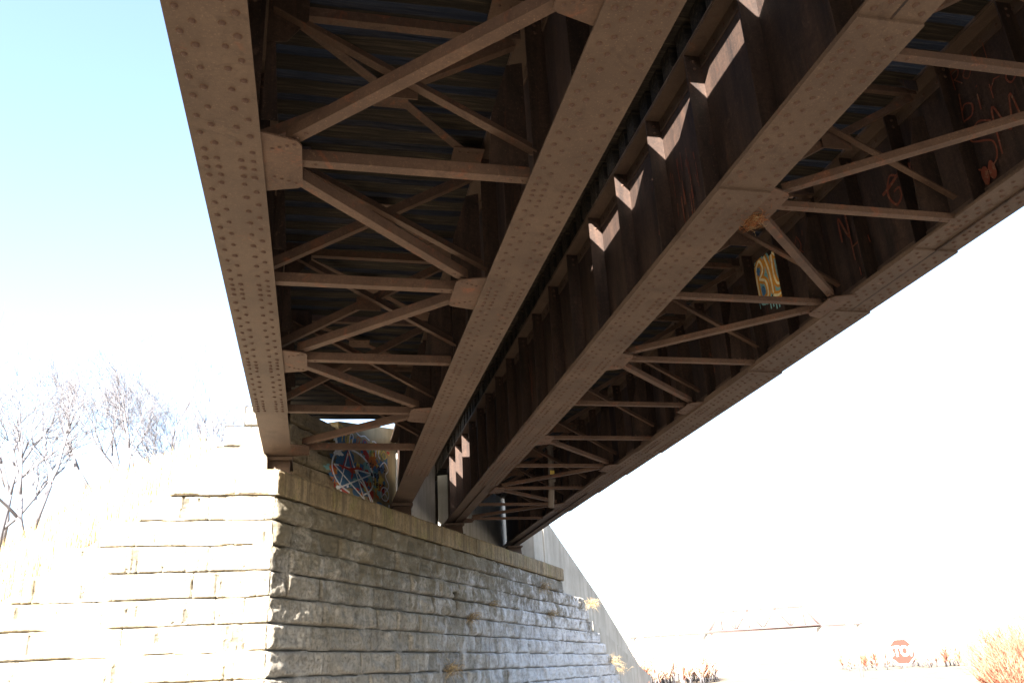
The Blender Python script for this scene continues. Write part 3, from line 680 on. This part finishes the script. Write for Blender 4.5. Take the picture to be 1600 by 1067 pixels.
# reading direction on this face runs from far to near: use decreasing y
X = lambda u, v: (8.14 - 0.58*u, 3.93 - 0.20*u + (0.50 + 0.10*u)*v)
B1 = [X(0.12,0.0), X(0.10,0.5), X(0.16,0.86)]; B2 = [X(0.14,0.82), X(0.30,0.95), X(0.38,0.72), X(0.2,0.52)]; B3 = [X(0.2,0.52), X(0.42,0.42), X(0.42,0.1), X(0.15,0.02)]
L1 = [X(0.50,1.0), X(0.60,0.6), X(0.62,0.12)]; L2 = [X(0.6,0.08), X(0.78,0.06), X(0.93,0.12)]; U1 = [X(0.76,0.95), X(0.74,0.55), X(0.8,0.32), X(0.93,0.3)]; U2 = [X(0.8,0.98), X(0.93,0.85)]
SB = [B1, B2, B3, L1, L2, U1, U2]
bl(SB, [('teal', 0.15), ('gold', 0.095), ('cream', 0.03)])
for k_ in range(8): 
    u_k = 0.05+0.1*k_; W2.stroke([X(u_k, -0.02), X(u_k+0.01, -0.1-rng.random()*0.16)], 0.03, 'teal', False)
W2.blob(X(0.22,0.7), 0.035, 0.055, 'blue'); W2.blob(X(0.28,0.22), 0.035, 0.06, 'blue')
W2.build(gR2, 'graffiti', 'yellow and blue painted block letters')
class Rev:
    """mirror helper: writes right-to-left along y so that it reads correctly from the camera"""
    def __init__(s, w, y0): s.w = w; s.y0 = y0
    def stroke(s, pts, *a): s.w.stroke([(s.y0 - p[0], p[1]) for p in pts], *a)
write(Rev(W2, 7.22), "Q's", 0, 4.02, 0.24, 'chalk', 0.016, 0.6)
W2.build(gR2, 'graffiti')
write(Rev(W2, 7.08), 'n', 0, 3.92, 0.16, 'chalk', 0.015)
W2.build(gR2, 'graffiti')
write(Rev(W2, 7.10), 'e', 0, 3.74, 0.14, 'chalk', 0.015)
W2.build(gR2, 'graffiti')
write(Rev(W2, 6.98), 'st', 0, 3.58, 0.15, 'chalk', 0.018)
W2.build(gR2, 'graffiti')
write(Rev(W2, 7.2), '#', 0, 3.42, 0.13, 'chalk', 0.016)
W2.build(gR2, 'graffiti')
write(Rev(W2, 4.66), 'Roll', 0, 4.24, 0.18, 'chalk', 0.012, 0.62)
W2.build(gR2, 'graffiti')
write(Rev(W2, 4.68), 'bird', 0, 3.92, 0.27, 'chalk', 0.016, 0.58, 0.1)
W2.build(gR2, 'graffiti')
write(Rev(W2, 4.66), 'S', 0, 3.42, 0.42, 'chalk', 0.014)
W2.build(gR2, 'graffiti')
write(Rev(W2, 4.40), 'M', 0, 3.46, 0.40, 'chalk', 0.016)
W2.build(gR2, 'graffiti')
W2.blob((4.60, 3.40), 0.035, 0.085, 'chalk', 14, 0.1)
W2.build(gR2, 'graffiti')
W2.blob((4.525, 3.40), 0.035, 0.085, 'chalk', 14, 0.1)
W2.build(gR2, 'graffiti')
write(Rev(W2, 5.66), 'G', 0, 3.72, 0.30, 'chalk', 0.022)
W2.build(gR2, 'graffiti')
write(Rev(W2, 5.35), 'n', 0, 3.85, 0.28, 'chalk', 0.03)
W2.build(gR2, 'graffiti')
W2.stroke([(5.72,3.90),(5.6,3.93),(5.45,3.98)], 0.035, 'chalk')
write(Rev(W2, 6.42), 'N', 0, 3.78, 0.26, 'chalk', 0.024)
W2.build(gR2, 'graffiti')
write(Rev(W2, 6.3), 'H', 0, 3.52, 0.30, 'chalk', 0.02)
W2.build(gR2, 'graffiti')
write(Rev(W2, 6.25), 'l', 0, 3.50, 0.3, 'chalk', 0.03)
W2.build(gR2, 'graffiti')
for k_ in range(26):
    yy = rng.choice([9.3, 9.5, 8.9, 6.1, 10.6]) + rng.uniform(-0.15, 0.15); zz = rng.uniform(3.25, 3.8); W2.stroke([(yy, zz), (yy+rng.uniform(-0.03, 0.03), zz-rng.uniform(0.04, 0.16))], 0.018, 'chalk', False)
W2.build(gR2)
W3 = Wall((GIR['right_inner']-0.008, 0, 0), (0, 1, 0), (-1, 0, 0))
for k_ in range(34):
    yy = rng.choice([5.2, 5.35, 5.5, 5.62, 6.0]) + rng.uniform(-0.05, 0.05); zz = rng.uniform(3.3, 4.0); W3.stroke([(yy, zz), (yy+rng.uniform(-0.02, 0.02), zz-rng.uniform(0.05, 0.25))], rng.uniform(0.008, 0.022), 'chalk', False)
W3.stroke([(10.9,4.1),(10.8,3.8),(10.85,3.6)], 0.02, 'chalk'); W3.stroke([(10.75,4.1),(10.75,3.85),(10.8,3.5)], 0.02, 'chalk')
W3.build(gR1)

# ------------------------------------------------------------------ nest, pipe, sign
def colmat(name, c, rough=0.85): return NT(name, rough, 0.2).out(c)
M['straw'] = colmat('dry orange straw', (0.17, 0.06, 0.02)); M['paleStraw'] = colmat('pale dry straw', (0.2, 0.14, 0.075))
m = MB()
for k_ in range(260):
    c_ = Vector((3.13, 4.98, 3.09)) + Vector((rng.gauss(0, 0.035), rng.gauss(0, 0.055), rng.uniform(-0.035, 0.03)))
    d = Vector((rng.gauss(0, 1), rng.gauss(0, 1), rng.gauss(0, 0.25))).normalized()*rng.uniform(0.02, 0.06); b_ = Vector((rng.uniform(-.02,.02), rng.uniform(-.02,.02), rng.uniform(-.02,.01)))
    m.tube([c_-d, c_+b_, c_+d], [0.0012, 0.0016, 0.0006], 3, 0 if rng.random() < 0.7 else 1)
tag(m.build('bird_nest', [M['straw'], M['paleStraw']]), 'tangle of orange dry straw nest stuffed against the gusset of the third girder', 'nest')
M['galv'] = colmat('dull galvanised pipe', (0.10, 0.085, 0.075), 0.7)
m = MB(); m.tube([(4.02, 15.0, 4.30), (4.16, 15.0, 4.15), (4.24, 15.02, 3.9), (4.22, 15.05, 3.2), (4.20, 15.1, 2.83)], [0.055]*5, 12)  # pipe shape stands in for a sunlit cross frame plate
for z_ in (3.95, 3.3): m.tube([(4.23, 15.03, z_), (4.23, 15.03, z_+0.06)], [0.068, 0.068], 12)
pi = thing('plate_standin_pipe', 'dull grey pipe added in place of a sunlit cross frame plate behind the right-hand bracing', 'pipe'); m.build('pipe', M['galv'], pi)
m = MB(); m.box((4.19, 14.962, 3.36), (4.27, 14.967, 3.50), 0); m.build('tag_plate', M['yellow'], pi)
# stop sign
sx, sy = 29.6*math.sin(R(36.02)), 29.6*math.cos(R(36.02)); sg = gz(sx, sy)
sign = thing('stop_sign', 'red octagonal STOP sign on a thin metal post at the road', 'road sign', (sx, sy, sg))
face = -R(36.0) - R(6)                                     # turned towards the bridge
fd = Vector((math.sin(face), -math.cos(face), 0)); fr_ = Vector((math.cos(face), math.sin(face), 0))
zc = 0.0 - sg
def octo(r, off, name, mat, th=0.003):
    m = MB(); c0 = Vector((0, 0, zc)) + fd*off
    m.plate([c0 + fr_*(r*math.cos(R(22.5+45*k))) + Vector((0, 0, r*math.sin(R(22.5+45*k)))) for k in range(8)], -fd, th); return m.build(name, mat, sign)
M['signred'] = colmat('sign red sheeting', (0.26, 0.015, 0.011), 0.8); M['signwhite'] = colmat('sign white sheeting', (0.75, 0.75, 0.73), 0.5)
octo(0.405, 0.02, 'sign_border', M['signwhite']); octo(0.375, 0.0235, 'sign_face', M['signred'])
fc_ = bpy.data.curves.new('stop', 'FONT'); fc_.body = 'STOP'; fc_.size = 0.38; fc_.align_x = 'CENTER'; fc_.align_y = 'CENTER'; fc_.offset = 0.010
fo = bpy.data.objects.new('tmp', fc_); col.objects.link(fo); bpy.context.view_layer.update()
me = bpy.data.meshes.new_from_object(fo.evaluated_get(bpy.context.evaluated_depsgraph_get())); bpy.data.objects.remove(fo)
for v in me.vertices:
    q = fr_*(v.co.x*0.82) + Vector((0, 0, v.co.y*1.05 + zc)) + fd*0.0262; v.co = q
me.materials.clear(); me.materials.append(M['signwhite']); lo_ = bpy.data.objects.new('lettering', me); col.objects.link(lo_); lo_.parent = sign
m = MB(); m.prism([(-0.03, -0.015), (0.03, -0.015), (0.03, 0.0), (0.012, 0.0), (0.012, 0.015), (-0.012, 0.015), (-0.012, 0.0), (-0.03, 0.0)], (0, 0, -0.3), (0, 0, zc+0.37), fr_, -fd)
m.build('post', M['galv'], sign)

# ------------------------------------------------------------------ vegetation
M['grass'] = colmat('dry yellow grass', (0.40, 0.31, 0.17)); M['grass2'] = colmat('dry brown grass', (0.22, 0.155, 0.08))
def blades(n, place, name, mats, h=(0.15, 0.4), w=0.006, lean=0.35):
    Vs = []; F = []; mi = []
    m = MB()
    for i in range(n):
        p_ = place(); hh = rng.uniform(*h); a_ = rng.uniform(0, 6.28); l = rng.uniform(0, lean)*hh
        dx, dy = math.cos(a_), math.sin(a_); px, py = -dy*w/2, dx*w/2
        x, y, z = p_
        m.add([(x-px, y-py, z), (x+px, y+py, z), (x+dx*l*0.4+px*.7, y+dy*l*0.4+py*.7, z+hh*0.6), (x+dx*l*0.4-px*.7, y+dy*l*0.4-py*.7, z+hh*0.6), (x+dx*l, y+dy*l, z+hh*(1-0.2*l/hh))],
              [(0, 1, 2, 3), (3, 2, 4)], 0 if rng.random() < 0.6 else 1)
    return m.build(name, mats)
def pl_left():
    while True:
        x = rng.uniform(-9, -1.2); y = rng.uniform(12.25, 24)
        if x > -1.9 and y < 13.6: continue
        return (x, y, gz(x, y)-0.02)
NB = 15000
xs = NR.uniform(-10, -1.9, NB); ys = 12.25 + 13*NR.rand(NB)**1.7; zs = height(xs, ys)-0.02; it = iter(zip(xs, ys, zs))
tag(blades(NB, lambda: next(it), 'hillside_grass', [M['grass'], M['grass2']], (0.12, 0.42), 0.012), kind='stuff')
# tufts rooted in the wall joints
def tuft(pos, n, h, lab, mats, spread=0.05, down=False):
    m = MB(); b = Vector(pos)
    for k_ in range(n):
        a_ = rng.uniform(0, 6.28); d = Vector((math.cos(a_)*0.7, math.sin(a_)*0.7, rng.uniform(-0.5, 1.0))) + N*rng.uniform(0.2, 0.9); d.normalize()
        q = b + Vector((rng.gauss(0, spread)*T.x, rng.gauss(0, spread)*T.y, rng.gauss(0, spread*0.3))); L_ = h*rng.uniform(0.5, 1.1)
        m.tube([q, q + d*L_*0.55 + Vector((0,0,0.02)), q + d*L_ + Vector((0, 0, -0.25*L_))], [0.003, 0.0025, 0.001], 3, k_ % 2)
    tag(m.build('grass_tuft', mats), lab, 'grass tuft', 'grass tufts rooted in the wall')
GM = [M['grass'], M['grass2']]
tuft(P(18.05, -0.06, 1.95), 130, 0.34, 'pale sunny grass tuft at the stepped end of the stone courses', GM, 0.12)
tuft(P(13.2, -0.03, 1.43), 110, 0.28, 'brown dry tuft low in the joint near the stepped stone end', GM, 0.14)
tuft(P(12.6, -0.03, 2.10), 90, 0.3, 'brown dry tuft high on the wall under the end of the cap course', GM, 0.1)
tuft(P(7.2, -0.03, 1.10), 90, 0.25, 'dry tuft midway up the shaded stone wall', GM, 0.12)
tuft(P(8.6, -0.03, 1.43), 60, 0.2, 'small dry tuft in a joint right of the wall centre', GM, 0.1)
tuft(P(6.0, -0.03, 0.10), 120, 0.28, 'dry tuft in a low joint of the shaded wall', GM, 0.16)
tuft(P(21.4, -0.06, -0.10), 70, 0.3, 'dry tuft at the foot of the concrete wing wall', GM, 0.25)
tuft(P(20.2, -0.12, 0.2), 110, 0.35, 'dry tuft on the lower stone step by the concrete', GM, 0.2)

M['bark'] = colmat('grey brown bark', (0.12, 0.12, 0.135)); M['twig'] = colmat('red orange twigs', (0.20, 0.07, 0.045)); M['twig2'] = colmat('tan twigs', (0.24, 0.135, 0.09))
M['fartwig'] = colmat('pale far twigs', (0.34, 0.24, 0.19))
def grow(m, p, d, L, r, depth, up=0.12, spread=0.55, seg=4, minr=0.004):
    pts = [p]; rad = [r]; q = p.copy(); dd = d.copy()
    for i in range(seg):
        dd = (dd + Vector((rng.gauss(0, 0.13), rng.gauss(0, 0.13), rng.gauss(0, 0.08)+up*0.3))).normalized(); q = q + dd*L/seg; pts.append(q.copy()); rad.append(max(minr*0.7, r*(1-0.5*(i+1)/seg)))
        if depth > 0 and (i >= 1 or depth < 3):
            for _ in range(1 if rng.random() < 0.6 else 2):
                sd_ = (dd + Vector((rng.gauss(0, spread), rng.gauss(0, spread), rng.gauss(0, spread*0.6)+up))).normalized()
                grow(m, q, sd_, L*rng.uniform(0.5, 0.78), max(minr, rad[-1]*0.6), depth-1, up, spread, seg if depth > 1 else 3, minr)
    m.tube(pts, rad, 5 if r > 0.02 else 3)
def tree(x, y, h, r, lab, depth=4, lean=(0, 0), grp='bare trees on the hill', stems=1, spread=0.5):
    z = gz(x, y)-0.15; o = thing('bare_tree', lab, 'tree', (x, y, z), grp)
    tr = MB(); cr_ = MB()
    for s_ in range(stems):
        d = Vector((lean[0]+rng.gauss(0, 0.25 if stems > 1 else 0.05), lean[1]+rng.gauss(0, 0.15), 1)).normalized()
        p = Vector((rng.uniform(-.1,.1) if stems > 1 else 0, 0, 0)); hh = h*0.32*rng.uniform(0.8, 1.15); q = p + d*hh
        q2 = p + d*hh*0.5 + Vector((rng.gauss(0, 0.06), rng.gauss(0, 0.06), 0))
        tr.tube([p, q2, q], [r*1.2, r, r*0.85], 8)
        for k_ in range(3):
            e = (d + Vector((rng.gauss(0, spread), rng.gauss(0, spread), 0.15))).normalized()
            grow(cr_, q if k_ else q2, e, h*0.38*rng.uniform(0.8, 1.1), r*0.62, depth-1, 0.1, spread)
    tr.build('trunk', M['bark'], o); cr_.build('branches', M['bark'], o)
tree(-7.55, 22.5, 5.0, 0.085, 'forked bare tree at the far left edge of the hill', 4)
tree(-6.75, 22.0, 4.3, 0.075, 'bare tree with a thick split trunk, second from the left', 4, stems=2)
tree(-8.6, 26.0, 6.0, 0.08, 'taller bare tree partly cut by the left edge of the view', 4)
for x, y, h, lx, lab in [(-6.4, 26, 3.6, -0.35, 'thin bare sapling leaning left behind the two forked trees'), (-5.6, 26, 3.9, -0.45, 'slender bare sapling leaning hard left in mid hill'),
                         (-5.1, 25, 4.1, -0.3, 'bare sapling leaning left next to the tallest thin one'), (-4.6, 27, 5.2, -0.12, 'tallest thin bare sapling behind the wing wall'),
                         (-4.0, 26, 3.8, 0.15, 'bare sapling behind the left end of the cap course'), (-3.4, 26, 4.4, -0.2, 'bare sapling rising just left of the parapet'), (-3.0, 25, 3.0, 0.1, 'short bare sapling right beside the parapet')]:
    tree(x, y, h*1.15, 0.045, lab, 4, (lx, 0), 'thin saplings behind the wing wall', 2, 0.35)
def bush(x, y, h, w, lab, mats, n=420, grp='leafless bushes right of the bridge'):
    z = gz(x, y); m = MB()
    for k_ in range(n):
        a_ = rng.uniform(0, 6.28); rr = w*0.35*math.sqrt(rng.random()); b = Vector((x + math.cos(a_)*rr, y + math.sin(a_)*rr, z-0.05))
        d = Vector((math.cos(a_)*rng.uniform(0, 0.7)-0.25, math.sin(a_)*rng.uniform(0, 0.7), 1)).normalized(); L_ = h*rng.uniform(0.6, 1.1)
        e = b + d*L_
        m.tube([b, b+d*L_*0.5, e], [0.018, 0.012, 0.005], 3, k_ % len(mats))
        for q_ in range(4):
            f2 = rng.uniform(0.35, 0.9); s_ = b + d*L_*f2; m.tube([s_, s_ + (d + Vector((rng.gauss(0,.5), rng.gauss(0,.5), 0.1)))*L_*0.28], [0.009, 0.004], 3, k_ % len(mats))
    tag(m.build('bush', mats), lab, 'bush', grp)
def polar(az, d): return d*math.sin(R(az)), d*math.cos(R(az))
bush(*polar(43.8, 52), 4.0, 6.0, 'large orange red leafless bush at the right edge', [M['twig'], M['twig'], M['twig2']], 800)
bush(*polar(41.6, 50), 2.5, 2.6, 'lower orange bush just left of the large one', [M['twig'], M['twig2']], 420)
bush(*polar(20.0, 38), 1.7, 1.8, 'brown brush at the foot of the concrete wing wall', [M['twig2'], M['twig']], 420)
bush(*polar(40.6, 56), 1.2, 1.4, 'smallest tan bush on the left of the orange pair', [M['twig2']], 260)
# far tree line
m = MB()
for k_ in range(230):
    seg = rng.random()
    az, d = (rng.uniform(19.5, 25.2), rng.uniform(120, 150)) if seg < 0.5 else (rng.uniform(32.5, 46), rng.uniform(150, 190))
    x, y = polar(az, d); z = gz(x, y); h = rng.uniform(3.2, 6.4) if seg < 0.5 else rng.uniform(2.6, 5.0)
    mi = rng.choice([0, 1, 1, 1])
    m.tube([(x, y, z), (x+rng.uniform(-.4,.4), y, z+h*0.6)], [0.14, 0.07], 3, 2)
    for q_ in range(46):
        a_ = rng.uniform(0, 6.28); e = rng.uniform(0.15, 1.1); b = Vector((x, y, z + h*rng.uniform(0.1, 0.5))); d_ = Vector((math.cos(a_)*e, math.sin(a_)*e, 1)).normalized()*h*rng.uniform(0.25, 0.6)
        m.tube([b, b+d_], [0.045, 0.015], 3, mi)
tag(m.build('far_trees', [M['twig'], M['fartwig'], M['bark']]), kind='stuff')

# ------------------------------------------------------------------ distant truss bridge and poles
M['far_steel'] = colmat('pale weathered truss steel', (0.085, 0.065, 0.065)); M['far_conc'] = colmat('pale bridge concrete', (0.35, 0.33, 0.3))
D = 430
tb = thing('truss_bridge', 'faint distant through truss bridge on the skyline above the stop sign', 'bridge')
def tp(az, off=0.0, z=0.0):
    x, y = polar(az, D); a_ = R(28.5); return Vector((x + math.sin(a_)*off, y + math.cos(a_)*off, z))
azs = [25.0 + (31.75-25.0)*i/8 for i in range(9)]; zl, zh = 13.4, 22.0
for off in (0, 7):
    m = MB(); b = lambda p_, q_, r_=0.34: m.tube([p_, q_], [r_, r_], 4)
    b(tp(azs[0], off, zl), tp(azs[8], off, zl), 0.4); b(tp(azs[1], off, zh), tp(azs[7], off, zh), 0.35)
    b(tp(azs[0], off, zl), tp(azs[1], off, zh), 0.4); b(tp(azs[8], off, zl), tp(azs[7], off, zh), 0.4)
    for i in range(1, 8):
        b(tp(azs[i], off, zl), tp(azs[i], off, zh), 0.18)
        if i < 7: b(tp(azs[i], off, zh if i % 2 else zl), tp(azs[i+1], off, zl if i % 2 else zh), 0.26)
    m.build('truss', M['far_steel'], tb)
m = MB(); m.tube([tp(20, 3.5, zl-0.3), tp(34.2, 3.5, zl-0.3)], [0.9, 0.9], 4); m.build('deck', M['far_steel'], tb)
for az in (24.9, 31.85, 34.2, 20.5):
    m = MB(); p_ = tp(az, 3.5, 0); m.box((p_.x-1.2, p_.y-3, gz(p_.x, p_.y)-0.5), (p_.x+1.2, p_.y+3, zl-1.0)); m.build('pier', M['far_conc'], tb)
for az, d, h, lab in [(23.0, 95, 5.4, 'pale utility pole standing before the far trees beside the concrete wall'), (33.6, 110, 6.5, 'thin far utility pole left of the stop sign'), (39.6, 120, 11.5, 'tall far utility pole left of the orange bushes')]:
    x, y = polar(az, d); z = gz(x, y); o = thing('utility_pole', lab, 'pole', (x, y, z), 'distant utility poles')
    m = MB(); m.tube([(0, 0, -0.3), (0, 0, h)], [0.16, 0.11], 8); m.build('pole', M['far_conc'] if az < 30 else M['bark'], o)
    m = MB(); m.box((-0.9, -0.05, h-0.7), (0.9, 0.05, h-0.58)); m.build('crossarm', M['bark'], o)
# road through the right side
m = MB(); pts = [(9, -20), (13, 5), (19, 22), (30, 40), (50, 62), (90, 95)]
c_ = cr(pts, 10); L_ = []
for i, p_ in enumerate(c_):
    d = (c_[min(i+1, len(c_)-1)] - c_[max(i-1, 0)]).normalized(); q = Vector((-d.y, d.x, 0))*2.6
    for sg_ in (-1, 1): v = p_ + q*sg_; L_.append((v.x, v.y, gz(v.x, v.y)+0.09))
m.add(L_, [(2*i, 2*i+1, 2*i+3, 2*i+2) for i in range(len(c_)-1)])
tag(m.build('road', NT('pale worn asphalt', 0.9, 0.2).out((0.2, 0.19, 0.175))), kind='structure')

# low ridge added to cover the dim sky band at the horizon
hv = []; hf = []
n_ = 120
for i in range(n_+1):
    az = 360*i/n_; h_ = 22 + 26*float(fbm(np.array([az*0.11]), np.array([2.0]), 19)[0])
    if i == n_: h_ = hv[2][2]
    for d, z in ((1150, -4), (1500, h_*0.75), (1750, h_), (2300, -4)):
        x, y = polar(az, d); hv.append((x, y, z))
m = MB(); m.add(hv, [(4*i+j, 4*i+j+1, 4*i+j+5, 4*i+j+4) for i in range(n_) for j in range(3)], 0, True)
tag(m.build('cover_ridge', NT('hazy dry hills', 0.95, 0.1).out((0.2, 0.19, 0.17))), kind='structure')
